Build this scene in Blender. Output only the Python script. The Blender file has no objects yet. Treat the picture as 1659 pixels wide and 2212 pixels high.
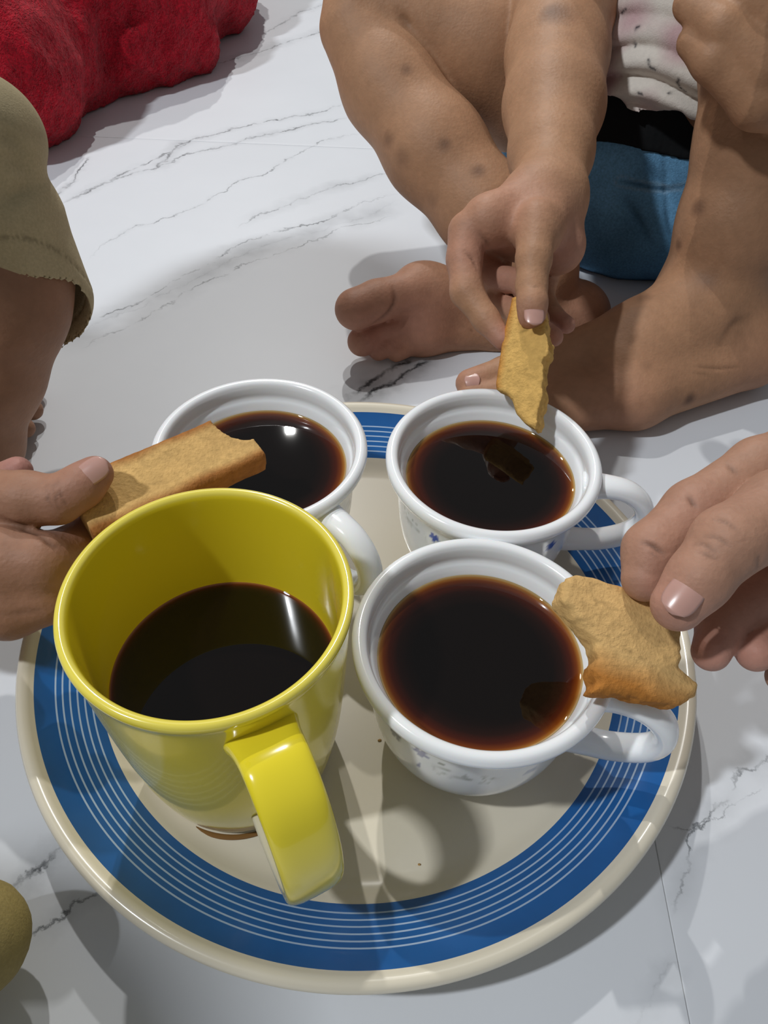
import bpy, bmesh, math
import numpy as np
from mathutils import Matrix, Vector

# ------------------------------------------------------------------ camera (all lengths in cm, scene in metres)
S = 0.01
H = 29.0
FPX, PITCH, ROLL = 1690.2, 0.8400, 0.0432
cam_d = bpy.data.cameras.new('camera'); cam = bpy.data.objects.new('camera', cam_d)
bpy.context.scene.collection.objects.link(cam); bpy.context.scene.camera = cam
F_ = np.array([0, math.cos(PITCH), -math.sin(PITCH)]); R_ = np.array([1., 0, 0]); U_ = np.cross(R_, F_)
cr, sr = math.cos(ROLL), math.sin(ROLL)
R2, U2 = cr*R_ + sr*U_, -sr*R_ + cr*U_
CAM = np.array([0, 0, H])
cam.matrix_world = Matrix(((R2[0], U2[0], -F_[0], 0), (R2[1], U2[1], -F_[1], 0), (R2[2], U2[2], -F_[2], H*S), (0, 0, 0, 1)))
cam_d.sensor_fit = 'HORIZONTAL'; cam_d.sensor_width = 36; cam_d.lens = FPX/1659*36
cam_d.clip_start = 0.01

# ------------------------------------------------------------------ light
world = bpy.data.worlds.new('world'); bpy.context.scene.world = world; world.use_nodes = True
world.node_tree.nodes['Background'].inputs[0].default_value = (0.93, 0.97, 1.0, 1)
world.node_tree.nodes['Background'].inputs[1].default_value = 0.18
def area(name, loc, tgt, size, power, col, sy=None):
    l = bpy.data.lights.new(name, 'AREA'); l.energy = power; l.color = col
    l.shape = 'RECTANGLE'; l.size = size; l.size_y = sy or size
    o = bpy.data.objects.new(name, l); bpy.context.scene.collection.objects.link(o)
    o.location = loc
    o.rotation_euler = (Vector(tgt)-Vector(loc)).to_track_quat('-Z', 'Y').to_euler()
    return o
area('ceiling_tube_light', (-1.33, -0.38, 2.2), (0, .2, 0), 0.09, 34, (0.93, 0.965, 1.0), 0.16)
area('ceiling_lamp', (-0.40, 1.63, 2.2), (0, .2, 0), 0.035, 17, (1.0, 0.985, 0.95), 0.05)
area('far_ceiling_lamp', (-0.42, 2.5, 2.1), (0, .2, 0), 0.035, 20, (1.0, 0.985, 0.95), 0.05)
vs = bpy.context.scene.view_settings
vs.view_transform = 'Standard'; vs.look = 'None'; vs.gamma = 1; vs.use_curve_mapping = False; vs.exposure = 0.0

# ------------------------------------------------------------------ helpers
COL = bpy.context.scene.collection
def ray(px, py): return F_ + (px-829.5)/FPX*R2 - (py-1106)/FPX*U2
def P(px, py, D=None, z=None, y=None):
    d = ray(px, py)
    if z is not None: D = (z-H)/d[2]
    if y is not None: D = y/d[1]
    return CAM + D*d
def dep(X): return (np.asarray(X)-CAM) @ F_
def rp(px, X): return px*dep(X)/FPX        # a width in pixels at the distance of X -> cm
up_ = np.array([0, 0, 1.])
def nrm(v): v = np.asarray(v, float); return v/np.linalg.norm(v)
def on_cyl(px, py, cx, cy, r):
    d = ray(px, py); a = d[0]**2+d[1]**2; b = -2*(d[0]*cx+d[1]*cy); c = cx*cx+cy*cy-r*r
    t = (-b-math.sqrt(max(b*b-4*a*c, 0)))/(2*a); X = CAM+t*d
    return math.atan2(X[1]-cy, X[0]-cx), X[2]

def tag(o, label=None, cat=None, group=None, kind=None):
    for k, v in (('label', label), ('category', cat), ('group', group), ('kind', kind)):
        if v: o[k] = v
    return o
def empty(name, loc, label=None, cat=None, group=None):
    o = bpy.data.objects.new(name, None); COL.objects.link(o); o.location = Vector(loc)*S
    o.empty_display_size = .02
    return tag(o, label, cat, group)
def make(name, V, Fc, mat, parent=None, smooth=True, attrs=None, mats=None, mi=None):
    """V in cm, world coordinates; Fc (n,4)/(n,3) array or list"""
    V = np.asarray(V, np.float64)
    off = np.zeros(3)
    if parent is not None:
        p = parent
        while p is not None: off += np.array(p.location)/S; p = p.parent
    else:
        off = np.array([V[:, 0].mean(), V[:, 1].mean(), V[:, 2].min()])
    V = (V-off)*S
    me = bpy.data.meshes.new(name)
    if isinstance(Fc, np.ndarray):
        n, k = Fc.shape
        me.vertices.add(len(V)); me.vertices.foreach_set('co', V.astype(np.float32).ravel())
        me.loops.add(n*k); me.loops.foreach_set('vertex_index', Fc.astype(np.int32).ravel())
        me.polygons.add(n); me.polygons.foreach_set('loop_start', np.arange(0, n*k, k, dtype=np.int32))
        me.update(calc_edges=True)
    else:
        me.from_pydata(V.tolist(), [], Fc); me.update()
    me.validate()
    me.polygons.foreach_set('use_smooth', np.full(len(me.polygons), smooth))
    for m in (mats or [mat]): me.materials.append(m)
    if mi is not None: me.polygons.foreach_set('material_index', np.asarray(mi, np.int32))
    for an, arr in (attrs or {}).items():
        arr = np.asarray(arr, np.float32)
        if arr.ndim == 2 and arr.shape[1] == 3 and an != 'tint':
            a = me.attributes.new(an, 'FLOAT_VECTOR', 'POINT'); a.data.foreach_set('vector', arr.ravel())
        elif an == 'tint':
            a = me.attributes.new(an, 'FLOAT_COLOR', 'POINT')
            a.data.foreach_set('color', np.concatenate([arr, np.ones((len(arr), 1), np.float32)], 1).ravel())
        else:
            a = me.attributes.new(an, 'FLOAT', 'POINT'); a.data.foreach_set('value', arr.ravel())
    o = bpy.data.objects.new(name, me); COL.objects.link(o)
    if parent is not None: o.parent = parent
    else: o.location = off*S
    return o

# ------------------------------------------------------------------ materials
def mat(name, rough=.5, col=(.8, .8, .8), tint=False, sss=0, coat=0, noise=None, bump=None, sheen=0, spec=.5):
    """noise=(scale, amount, detail); bump=[(scale, strength_cm, kind)]"""
    m = bpy.data.materials.new(name); m.use_nodes = True
    nt = m.node_tree; N = nt.nodes; L = nt.links; b = N['Principled BSDF']
    b.inputs['Roughness'].default_value = rough; b.inputs['Specular IOR Level'].default_value = spec
    src = None
    if tint:
        a = N.new('ShaderNodeAttribute'); a.attribute_name = 'tint'; src = a.outputs['Color']
    else:
        r = N.new('ShaderNodeRGB'); r.outputs[0].default_value = (*col, 1); src = r.outputs[0]
    tc = N.new('ShaderNodeTexCoord')
    if noise:
        for sc, am, de in noise:
            n = N.new('ShaderNodeTexNoise'); n.inputs['Scale'].default_value = sc; n.inputs['Detail'].default_value = de
            L.new(tc.outputs['Object'], n.inputs['Vector'])
            mr = N.new('ShaderNodeMapRange'); mr.inputs[1].default_value = .25; mr.inputs[2].default_value = .75
            mr.inputs[3].default_value = 1-am; mr.inputs[4].default_value = 1+am
            L.new(n.outputs['Fac'], mr.inputs[0])
            vm = N.new('ShaderNodeVectorMath'); vm.operation = 'SCALE'
            L.new(src, vm.inputs[0]); L.new(mr.outputs[0], vm.inputs['Scale']); src = vm.outputs[0]
    L.new(src, b.inputs['Base Color'])
    if sss:
        b.inputs['Subsurface Weight'].default_value = sss
        b.inputs['Subsurface Radius'].default_value = (1, .35, .2); b.inputs['Subsurface Scale'].default_value = .0012
    if coat: b.inputs['Coat Weight'].default_value = coat; b.inputs['Coat Roughness'].default_value = .05
    if sheen: b.inputs['Sheen Weight'].default_value = sheen; b.inputs['Sheen Roughness'].default_value = .5
    if bump:
        last = None
        for sc, dist, kind in bump:
            if kind == 'v': n = N.new('ShaderNodeTexVoronoi'); out = 'Distance'
            else: n = N.new('ShaderNodeTexNoise'); n.inputs['Detail'].default_value = 3; out = 'Fac'
            n.inputs['Scale'].default_value = sc; L.new(tc.outputs['Object'], n.inputs['Vector'])
            bp = N.new('ShaderNodeBump'); bp.inputs['Distance'].default_value = dist*S; bp.inputs['Strength'].default_value = 1
            L.new(n.outputs[out], bp.inputs['Height'])
            if last: L.new(last, bp.inputs['Normal'])
            last = bp.outputs[0]
        L.new(last, b.inputs['Normal'])
    return m

M_cream = mat('cream_melamine', .22, (.72, .66, .53), coat=.3)
M_blue = mat('blue_glaze', .22, (.010, .10, .32), coat=.3, noise=[(60, .12, 3)])
M_line = mat('pale_blue_line', .25, (.36, .47, .62))
M_white = mat('white_glass', .16, tint=True, coat=.4, sss=.15)
M_yellow = mat('yellow_glaze', .16, tint=True, coat=.5)
M_tea = mat('black_tea', .015, tint=True, spec=.5)
M_skin = mat('brown_skin', .56, tint=True, sss=.12, noise=[(45, .10, 3), (260, .07, 3)], bump=[(900, .012, 'n'), (500, .010, 'v')], spec=.28)
M_nail = mat('nail', .25, (.52, .30, .25), sss=.1, noise=[(120, .06, 2)])
M_rusk = mat('toasted_rusk', .85, tint=True, noise=[(90, .10, 4), (420, .16, 4)], bump=[(420, .05, 'n'), (1100, .03, 'n')], spec=.15)
M_red = mat('red_fleece', .95, tint=True, noise=[(120, .25, 3), (500, .35, 3)], bump=[(350, .25, 'n'), (900, .15, 'n')], sheen=.12, spec=.1)
M_khaki = mat('khaki_cotton', .9, tint=True, noise=[(30, .08, 3), (900, .10, 2)], bump=[(1400, .02, 'n')], spec=.15)
M_jean = mat('blue_denim', .9, tint=True, noise=[(50, .22, 4), (800, .2, 2)], bump=[(1200, .03, 'n')], spec=.15)
M_shirt = mat('printed_jersey', .9, tint=True, noise=[(400, .05, 2)], bump=[(1200, .02, 'n')], spec=.15)
M_black = mat('black_elastic', .9, (.012, .013, .014), spec=.1)
M_blackt = mat('black_waistband_shade', .9, tint=True, spec=.1)
M_stitch = mat('brown_thread', .8, (.10, .07, .04))

# ------------------------------------------------------------------ implicit modelling
rng = np.random.RandomState(3)
_dirs = rng.normal(size=(40, 3)); _dirs /= np.linalg.norm(_dirs, axis=1)[:, None]; _ph = rng.rand(40)*6.28
def wob(X, freq, n=7, seed=0):
    o = 0
    for i in range(n):
        j = (i+seed*7) % 40
        o = o + np.sin(X @ (_dirs[j]*freq*(1+.35*i)) + _ph[j])/(1+.35*i)
    return o/2.6
def smin(a, b, k):
    if k <= 0: return np.minimum(a, b)
    h = np.maximum(k-np.abs(a-b), 0)/k
    return np.minimum(a, b)-h*h*k*.25
class Field:
    def __init__(s, lo, hi, h):
        s.lo = np.array(lo, float); s.h = h; s.n = np.ceil((np.array(hi)-s.lo)/h).astype(int)+1
        s.a = np.full(s.n, 9., np.float32)
    def sub(s, lo, hi):
        i0 = np.clip(np.floor((np.array(lo)-s.lo)/s.h).astype(int), 0, s.n); i1 = np.clip(np.ceil((np.array(hi)-s.lo)/s.h).astype(int)+1, 0, s.n)
        if np.any(i1 <= i0): return None, None
        ax = [(s.lo[k]+s.h*np.arange(i0[k], i1[k])).astype(np.float32) for k in range(3)]
        X = np.stack(np.meshgrid(*ax, indexing='ij'), -1)
        return tuple(slice(i0[k], i1[k]) for k in range(3)), X
    def group(s, prims, k=.3, ko=.3, noise=None):
        """prims: ('c',a,b,ra,rb[,flat]) or ('e',c,radii,axes)"""
        m = max(k, ko)+3*s.h
        lo = np.full(3, 1e9); hi = -lo
        bb = []
        for p in prims:
            if p[0] == 'c':
                r = max(p[3], p[4])+m; l = np.minimum(p[1], p[2])-r; u = np.maximum(p[1], p[2])+r
            else:
                r = max(p[2])+m; l = np.array(p[1])-r; u = np.array(p[1])+r
            bb.append((l, u)); lo = np.minimum(lo, l); hi = np.maximum(hi, u)
        sl, X = s.sub(lo, hi)
        if sl is None: return
        base = s.lo+s.h*np.array([q.start for q in sl])
        L = np.full(X.shape[:3], 9., np.float32)
        for p, (l, u) in zip(prims, bb):
            i0 = np.clip(np.floor((l-base)/s.h).astype(int), 0, L.shape); i1 = np.clip(np.ceil((u-base)/s.h).astype(int)+1, 0, L.shape)
            if np.any(i1 <= i0): continue
            q = tuple(slice(i0[j], i1[j]) for j in range(3)); Y = X[q]
            if p[0] == 'c':
                a = np.asarray(p[1], np.float32); ab = np.asarray(p[2], np.float32)-a
                w = Y-a; t = np.clip((w @ ab)/(ab @ ab+1e-9), 0, 1)
                v = w-t[..., None]*ab
                if len(p) > 5:
                    fl, fs = np.asarray(p[5], np.float32), p[6]
                    v = v+((v @ fl)*(1/fs-1))[..., None]*fl
                d = np.sqrt((v*v).sum(-1))-(p[3]+(p[4]-p[3])*t)
            else:
                A = np.asarray(p[3], np.float32) if len(p) > 3 else np.eye(3, dtype=np.float32)
                w = (Y-np.asarray(p[1], np.float32)) @ A.T; rr = np.asarray(p[2], np.float32)
                k0 = np.sqrt(((w/rr)**2).sum(-1)); k1 = np.sqrt(((w/rr**2)**2).sum(-1))+1e-6
                d = k0*(k0-1)/k1
            L[q] = smin(L[q], d.astype(np.float32), k)
        if noise is not None: L = L+noise(X).astype(np.float32)
        s.a[sl] = smin(s.a[sl], L, ko)
    def cut(s, fn, lo, hi, k=.1):
        sl, X = s.sub(lo, hi)
        if sl is None: return
        s.a[sl] = -smin(-s.a[sl], -fn(X).astype(np.float32), k)
    def mesh(s):
        a = s.a; g = a < 0
        g[0] = g[-1] = False; g[:, 0] = g[:, -1] = False; g[:, :, 0] = g[:, :, -1] = False
        a = np.where(g, np.minimum(a, -1e-4), np.maximum(a, 1e-4))
        c = [(i, j, k) for i in (0, 1) for j in (0, 1) for k in (0, 1)]
        nx, ny, nz = g.shape
        sl = lambda o: tuple(slice(o[q], g.shape[q]-1+o[q]) for q in range(3))
        anyv = np.zeros((nx-1, ny-1, nz-1), bool); allv = ~anyv
        for o in c: anyv |= g[sl(o)]; allv &= g[sl(o)]
        act = np.argwhere(anyv & ~allv)
        idx = np.full((nx-1, ny-1, nz-1), -1, np.int32); idx[tuple(act.T)] = np.arange(len(act))
        vals = np.stack([a[act[:, 0]+o[0], act[:, 1]+o[1], act[:, 2]+o[2]] for o in c], 1)
        acc = np.zeros((len(act), 3)); cnt = np.zeros(len(act))
        for i in range(8):
            for j in range(i+1, 8):
                d = np.array(c[j])-np.array(c[i])
                if np.abs(d).sum() != 1: continue
                va, vb = vals[:, i], vals[:, j]; m = (va < 0) != (vb < 0)
                t = np.where(m, va/(va-vb+1e-12), 0)
                acc += m[:, None]*(np.array(c[i])+t[:, None]*d); cnt += m
        V = s.lo+s.h*(act+acc/cnt[:, None])
        Q = []
        for ax in range(3):
            d = [0, 0, 0]; d[ax] = 1
            s0 = tuple(slice(0, g.shape[q]-d[q]) for q in range(3)); s1 = tuple(slice(d[q], g.shape[q]) for q in range(3))
            e = np.argwhere(g[s0] != g[s1])
            u, v = (ax+1) % 3, (ax+2) % 3
            ok = (e[:, u] > 0) & (e[:, v] > 0) & (e[:, u] < g.shape[u]-1) & (e[:, v] < g.shape[v]-1); e = e[ok]
            du = np.zeros(3, int); du[u] = 1; dv = np.zeros(3, int); dv[v] = 1
            q = np.stack([idx[tuple((e-du-dv).T)], idx[tuple((e-dv).T)], idx[tuple(e.T)], idx[tuple((e-du).T)]], 1)
            flip = ~g[tuple(e.T)]; q[flip] = q[flip][:, ::-1]
            Q.append(q)
        Q = np.concatenate(Q); Q = Q[(Q >= 0).all(1)]
        return V, Q
def normals(V, Q):
    n = np.cross(V[Q[:, 2]]-V[Q[:, 0]], V[Q[:, 3]]-V[Q[:, 1]]); N = np.zeros_like(V)
    for k in range(4): 
        for c in range(3): N[:, c] += np.bincount(Q[:, k], n[:, c], len(V))
    return N/(np.linalg.norm(N, axis=1)[:, None]+1e-12)
def relax(V, Q, it=2, lam=.5):
    for _ in range(it):
        A = np.zeros_like(V); c = np.zeros(len(V))
        for i in range(4):
            for j in ((i+1) % 4, (i+3) % 4):
                for k in range(3): A[:, k] += np.bincount(Q[:, i], V[Q[:, j], k], len(V))
                c += np.bincount(Q[:, i], None, len(V))
        V = V+lam*(A/c[:, None]-V)
    return V
def segdist(V, pts):
    best = np.full(len(V), 1e9)
    for a, b in zip(pts[:-1], pts[1:]):
        a = np.asarray(a); ab = np.asarray(b)-a; w = V-a
        t = np.clip((w @ ab)/(ab @ ab+1e-9), 0, 1)
        best = np.minimum(best, np.linalg.norm(w-t[:, None]*ab, axis=1))
    return best
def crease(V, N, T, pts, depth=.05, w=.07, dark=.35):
    """fold line of skin or cloth: sinks and darkens, part pigment, part painted shade"""
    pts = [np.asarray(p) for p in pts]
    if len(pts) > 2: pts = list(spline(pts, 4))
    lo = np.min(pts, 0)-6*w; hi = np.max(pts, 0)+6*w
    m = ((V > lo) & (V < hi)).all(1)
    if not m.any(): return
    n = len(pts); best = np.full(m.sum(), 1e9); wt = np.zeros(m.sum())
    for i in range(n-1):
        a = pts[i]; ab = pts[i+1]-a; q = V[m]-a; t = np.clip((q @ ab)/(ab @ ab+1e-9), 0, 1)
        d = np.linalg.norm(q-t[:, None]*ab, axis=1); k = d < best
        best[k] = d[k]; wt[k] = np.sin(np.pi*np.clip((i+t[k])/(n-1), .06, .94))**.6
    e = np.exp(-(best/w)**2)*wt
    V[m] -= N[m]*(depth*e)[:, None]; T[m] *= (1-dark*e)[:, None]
def spot(V, T, c, r, col, amt=1.):
    d = np.linalg.norm(V-np.asarray(c), axis=1); e = (amt*np.clip(1.3-d/r, 0, 1))[:, None]
    T[:] = T*(1-e)+np.asarray(col)*e
def pink(V, T, c, r, col, amt):
    e = (amt*np.exp(-(np.linalg.norm(V-np.asarray(c), axis=1)/r)**2))[:, None]
    T[:] = T*(1-e)+np.asarray(col)*e
def surf_hit(V, N, px, py, tol=4):
    """nearest surface vertex seen along the ray of a pixel (to place a mark on the skin)"""
    w = V-CAM; D = w @ F_; x = 829.5+FPX*(w @ R2)/D; y = 1106-FPX*(w @ U2)/D
    m = (np.hypot(x-px, y-py) < tol) & ((N*(-w)).sum(1) > 0)
    if not m.any(): m = np.hypot(x-px, y-py) < tol*4
    if not m.any(): return V[np.argmin(np.hypot(x-px, y-py))]
    i = np.where(m)[0]; return V[i[np.argmin(D[i])]]
def chain(pts, rad, px=True):
    """pts: world points, rad: radii (pixels at that distance if px)"""
    r = [rp(q, p) if px else q for p, q in zip(pts, rad)]
    return [('c', pts[i], pts[i+1], r[i], r[i+1]) for i in range(len(pts)-1)]
def nail_at(parent, V, N, px, py, axis, w, l, rad, lift=.0):
    c = surf_hit(V, N, px, py); m = np.linalg.norm(V-c, axis=1) < .32
    return nail(parent, c+nrm(N[m].mean(0))*lift, axis, N[m].mean(0), w, l, rad)
def nail(parent, c, axis, normal, w, l, rad, label=None, col=None):
    """curved plate following the finger; c: centre on the surface, axis towards the tip"""
    t = nrm(axis); n = nrm(np.asarray(normal)-(np.asarray(normal) @ t)*t); s = np.cross(t, n)
    nu, nv = 12, 12; V = []
    for thick in (0.045, -.02):
        for j in range(nv+1):
            for i in range(nu+1):
                u = -1+2*i/nu; v = -1+2*j/nv
                uu = u*(.18+.82*max(1-abs(v)**(3.2 if v > 0 else 2.6), 0)**.5)     # rounded ends
                ang = uu*w/2/rad
                vv = v*l/2*(1-.12*uu*uu)
                V.append(c+t*vv+s*math.sin(ang)*(rad+thick)+n*((math.cos(ang)-1)*rad+thick*1.0-.10*(max(v, 0)**2)*l*.5))
    n1 = (nu+1)*(nv+1); Fc = []
    for j in range(nv):
        for i in range(nu):
            a = j*(nu+1)+i; Fc.append([a, a+1, a+nu+2, a+nu+1]); Fc.append([n1+a, n1+a+nu+1, n1+a+nu+2, n1+a+1])
    ring = [i for i in range(nu+1)]+[j*(nu+1)+nu for j in range(1, nv+1)]+[nv*(nu+1)+i for i in range(nu-1, -1, -1)]+[j*(nu+1) for j in range(nv-1, 0, -1)]
    for a, b in zip(ring, ring[1:]+ring[:1]): Fc.append([b, a, n1+a, n1+b])
    o = make('fingernail', V, Fc, M_nail, parent)
    if label: o['label'] = label
    return o
def lathe(prof, c, nseg=256):
    """prof [(r,z)], closed or open; returns V, quads (n,4) ring-major"""
    t = np.arange(nseg)*2*np.pi/nseg; pr = np.array(prof)
    V = np.stack([c[0]+pr[:, :1]*np.cos(t), c[1]+pr[:, :1]*np.sin(t), c[2]+pr[:, 1:]+0*t], -1).reshape(-1, 3)
    i = np.arange(len(pr)-1)[:, None]*nseg; j = np.arange(nseg)[None]; k = (j+1) % nseg
    return V, np.stack([i+j, i+k, i+nseg+k, i+nseg+j], -1).reshape(-1, 4)
def spline(pts, n=6):
    pts = np.asarray(pts, float); out = []
    q = np.vstack([2*pts[0]-pts[1], pts, 2*pts[-1]-pts[-2]])
    for i in range(1, len(q)-2):
        for s in np.arange(n)/n:
            out.append(.5*((2*q[i])+(-q[i-1]+q[i+1])*s+(2*q[i-1]-5*q[i]+4*q[i+1]-q[i+2])*s*s+(-q[i-1]+3*q[i]-3*q[i+1]+q[i+2])*s**3))
    out.append(pts[-1]); return np.array(out)
def sweep(path, wid, thk, side, nseg=24, sq=2.0):
    """tube along path (n,3); side: fixed sideways vector; superellipse section"""
    V = []; n = len(path)
    for i, p in enumerate(path):
        t = nrm(path[min(i+1, n-1)]-path[max(i-1, 0)]); b = np.cross(side, t)
        for a in np.arange(nseg)*2*np.pi/nseg:
            ca, sa = math.cos(a), math.sin(a)
            V.append(p+np.asarray(side)*wid[i]/2*np.sign(ca)*abs(ca)**(2/sq)+b*thk[i]/2*np.sign(sa)*abs(sa)**(2/sq))
    Fc = [[i*nseg+j, i*nseg+(j+1) % nseg, (i+1)*nseg+(j+1) % nseg, (i+1)*nseg+j] for i in range(n-1) for j in range(nseg)]
    Fc += [list(range(nseg))[::-1], [(n-1)*nseg+j for j in range(nseg)]]
    return np.array(V), Fc

# ------------------------------------------------------------------ floor: marble tiles with veins
M_grout = mat('grout', .9, (.60, .60, .58))
veins = [  # polyline in floor points of the picture, core width cm, darkness, haze width cm, haze darkness
 ([(120, 445), (240, 388), (330, 345), (390, 318), (420, 300), (560, 265), (700, 240), (760, 222)], .09, .55, .6, .10),
 ([(150, 425), (230, 392), (330, 365), (400, 335), (500, 312), (600, 285), (700, 262), (780, 250)], .08, .5, .5, .12),
 ([(330, 368), (365, 335), (385, 312), (420, 303)], .10, .5, .9, .22),
 ([(190, 560), (215, 535), (290, 490), (400, 460), (490, 410), (505, 393), (580, 370), (640, 335), (700, 305), (790, 285)], .06, .45, .4, .06),
 ([(505, 492), (600, 450), (700, 410), (760, 395), (850, 370)], .06, .35, .8, .12),
 ([(100, 742), (240, 680), (330, 640), (400, 590), (470, 560), (550, 515), (620, 490), (700, 480), (780, 440), (870, 415)], .07, .5, .35, .10),
 ([(105, 748), (245, 690), (360, 640), (420, 600), (500, 562), (570, 530), (640, 510), (720, 490), (870, 430)], .05, .12, 1.5, .22),
 ([(150, 760), (300, 695), (420, 625), (520, 570), (620, 545), (720, 500), (870, 455)], .06, .4, .4, .08),
 ([(740, 868), (800, 825), (850, 792), (900, 770), (960, 735)], .14, .8, 1.1, .42),
 ([(770, 872), (830, 838), (880, 805), (940, 772)], .12, .7, .8, .3),
 ([(8, 1945), (60, 1905), (110, 1850), (150, 1820), (240, 1760)], .07, .65, .5, .15),
 ([(40, 2033), (110, 1990), (200, 1930), (260, 1890)], .05, .5, .5, .10),
 ([(1700, 1610), (1600, 1680), (1560, 1730), (1500, 1800), (1490, 1850), (1460, 1930), (1452, 1975)], .05, .5, .7, .16),
 ([(1440, 1790), (1500, 1785), (1560, 1760), (1640, 1700)], .03, .4, .4, .08),
 ([(1370, 2212), (1390, 2180), (1440, 2110), (1470, 2080)], .05, .25, .5, .10),
 ([(420, 150), (540, 118), (620, 92), (690, 70), (760, 45)], .10, .5, 1.2, .14),
 ([(110, 430), (160, 392), (178, 355), (200, 338)], .08, .6, .4, .12),
 ([(560, 80), (640, 30), (720, 0), (800, -20)], .10, .35, .8, .08),
]
VN = len(veins)
def marble():
    m = bpy.data.materials.new('veined_marble_tile'); m.use_nodes = True
    nt = m.node_tree; N = nt.nodes; L = nt.links; b = N['Principled BSDF']
    b.inputs['Roughness'].default_value = .42; b.inputs['Specular IOR Level'].default_value = .3
    geo = N.new('ShaderNodeNewGeometry')
    def noise(sc, det=4, rough=.6):
        n = N.new('ShaderNodeTexNoise'); n.inputs['Scale'].default_value = sc; n.inputs['Detail'].default_value = det
        n.inputs['Roughness'].default_value = rough; L.new(geo.outputs['Position'], n.inputs['Vector']); return n.outputs['Fac']
    def math_(op, a, b_=None, c=None, clamp=False):
        q = N.new('ShaderNodeMath'); q.operation = op; q.use_clamp = clamp
        for i, v in enumerate((a, b_, c)):
            if v is None: continue
            if isinstance(v, (int, float)): q.inputs[i].default_value = v
            else: L.new(v, q.inputs[i])
        return q.outputs[0]
    nb = noise(35, 6, .65); nf = noise(150, 4, .6); nm = noise(60, 3); nm2 = noise(22, 3)
    wobv = math_('ADD', math_('MULTIPLY', math_('SUBTRACT', nb, .5), 2.2), math_('MULTIPLY', math_('SUBTRACT', nf, .5), .5))
    brk = math_('MULTIPLY_ADD', nm, 4.0, -1.45, True)
    brk2 = math_('MULTIPLY_ADD', nm2, 3.0, -1.0, True)
    tot = None
    for i, (pl, w, dk, hw, hd) in enumerate(veins):
        a = N.new('ShaderNodeAttribute'); a.attribute_name = 'vein%d' % i
        sx = N.new('ShaderNodeSeparateXYZ'); L.new(a.outputs['Vector'], sx.inputs[0])
        d = math_('ABSOLUTE', math_('ADD', sx.outputs[0], wobv))
        core = math_('MULTIPLY', math_('SUBTRACT', 1.0, math_('DIVIDE', d, w*1.8, None, True), None, True), min(1, dk*1.5))
        core = math_('MULTIPLY', core, brk)
        hz = math_('MULTIPLY', math_('SUBTRACT', 1.0, math_('DIVIDE', d, hw*1.3, None, True), None, True), hd*1.7)
        hz = math_('MULTIPLY', hz, brk2)
        s = math_('MULTIPLY', math_('ADD', core, hz), sx.outputs[1])
        tot = s if tot is None else math_('MAXIMUM', tot, s)
    cl = noise(6, 4)
    cloud = math_('MULTIPLY_ADD', cl, .16, -.06, True)
    tot = math_('ADD', tot, cloud, None, True)
    mx = N.new('ShaderNodeMix'); mx.data_type = 'RGBA'
    mx.inputs[6].default_value = (.72, .745, .785, 1); mx.inputs[7].default_value = (.085, .092, .10, 1)
    L.new(tot, mx.inputs[0]); L.new(mx.outputs[2], b.inputs['Base Color'])
    return m
M_marble = marble()
floor_base = make('floor', [(-112, -55, -1.2), (72, -55, -1.2), (72, 190, -1.2), (-112, 190, -1.2),
                            (-112, -55, -.06), (72, -55, -.06), (72, 190, -.06), (-112, 190, -.06)],
                  [[3, 2, 1, 0], [4, 5, 6, 7], [0, 1, 5, 4], [1, 2, 6, 5], [2, 3, 7, 6], [3, 0, 4, 7]], M_grout, None, False)
tag(floor_base, kind='structure')
VW = [np.array([P(x, y, z=0)[:2] for x, y in v[0]]) for v in veins]
def tile(x0, x1, y0, y1, res):
    g = .022; x0 += g; x1 -= g; y0 += g; y1 -= g
    nx = int((x1-x0)/res)+1; ny = int((y1-y0)/res)+1
    xs = np.concatenate([[x0], np.linspace(x0+.02, x1-.02, nx), [x1]]); ys = np.concatenate([[y0], np.linspace(y0+.02, y1-.02, ny), [y1]])
    xs = np.concatenate([[x0], xs, [x1]]); ys = np.concatenate([[y0], ys, [y1]])
    X, Y = np.meshgrid(xs, ys, indexing='ij'); Z = np.zeros_like(X)
    for s_ in (np.s_[1], np.s_[-2]): Z[s_] = -.003
    for s_ in (np.s_[:, 1], np.s_[:, -2]): Z[s_] = -.003
    for s_ in (np.s_[0], np.s_[-1], np.s_[:, 0], np.s_[:, -1]): Z[s_] = -1.0
    V = np.stack([X, Y, Z], -1).reshape(-1, 3); n0, n1 = X.shape
    i = np.arange(n0-1)[:, None]*n1; j = np.arange(n1-1)[None]
    Q = np.stack([i+j, i+n1+j, i+n1+j+1, i+j+1], -1).reshape(-1, 4)
    at = {}
    for k, pl in enumerate(VW):
        d = np.full(len(V), 50.); sg = np.ones(len(V)); T = np.zeros(len(V)); ln = 0
        for a, b in zip(pl[:-1], pl[1:]):
            ab = b-a; w = V[:, :2]-a; L_ = np.hypot(*ab); t = (w @ ab)/(L_*L_); tc = np.clip(t, 0, 1)
            dd = np.hypot(*(w-tc[:, None]*ab).T); m = dd < d
            d[m] = dd[m]; sg[m] = np.sign(w[m, 0]*ab[1]-w[m, 1]*ab[0]); T[m] = (ln+tc[m]*L_); ln += L_
        fade = np.clip(np.minimum(T, ln-T)/(.12*ln), 0, 1)*(d < 6)
        at['vein%d' % k] = np.stack([d*sg, fade, 0*d], -1)
    o = make('tile', V, Q, M_marble, floor_base, True, at)
    return o
for (x0, x1) in ((-109.6, -49.6), (-49.6, 10.4), (10.4, 70.4)):
    for (y0, y1) in ((-52.6, 67.4), (67.4, 187.4)):
        tile(x0, x1, y0, y1, .45 if x0 > -60 else 1.0)

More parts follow.
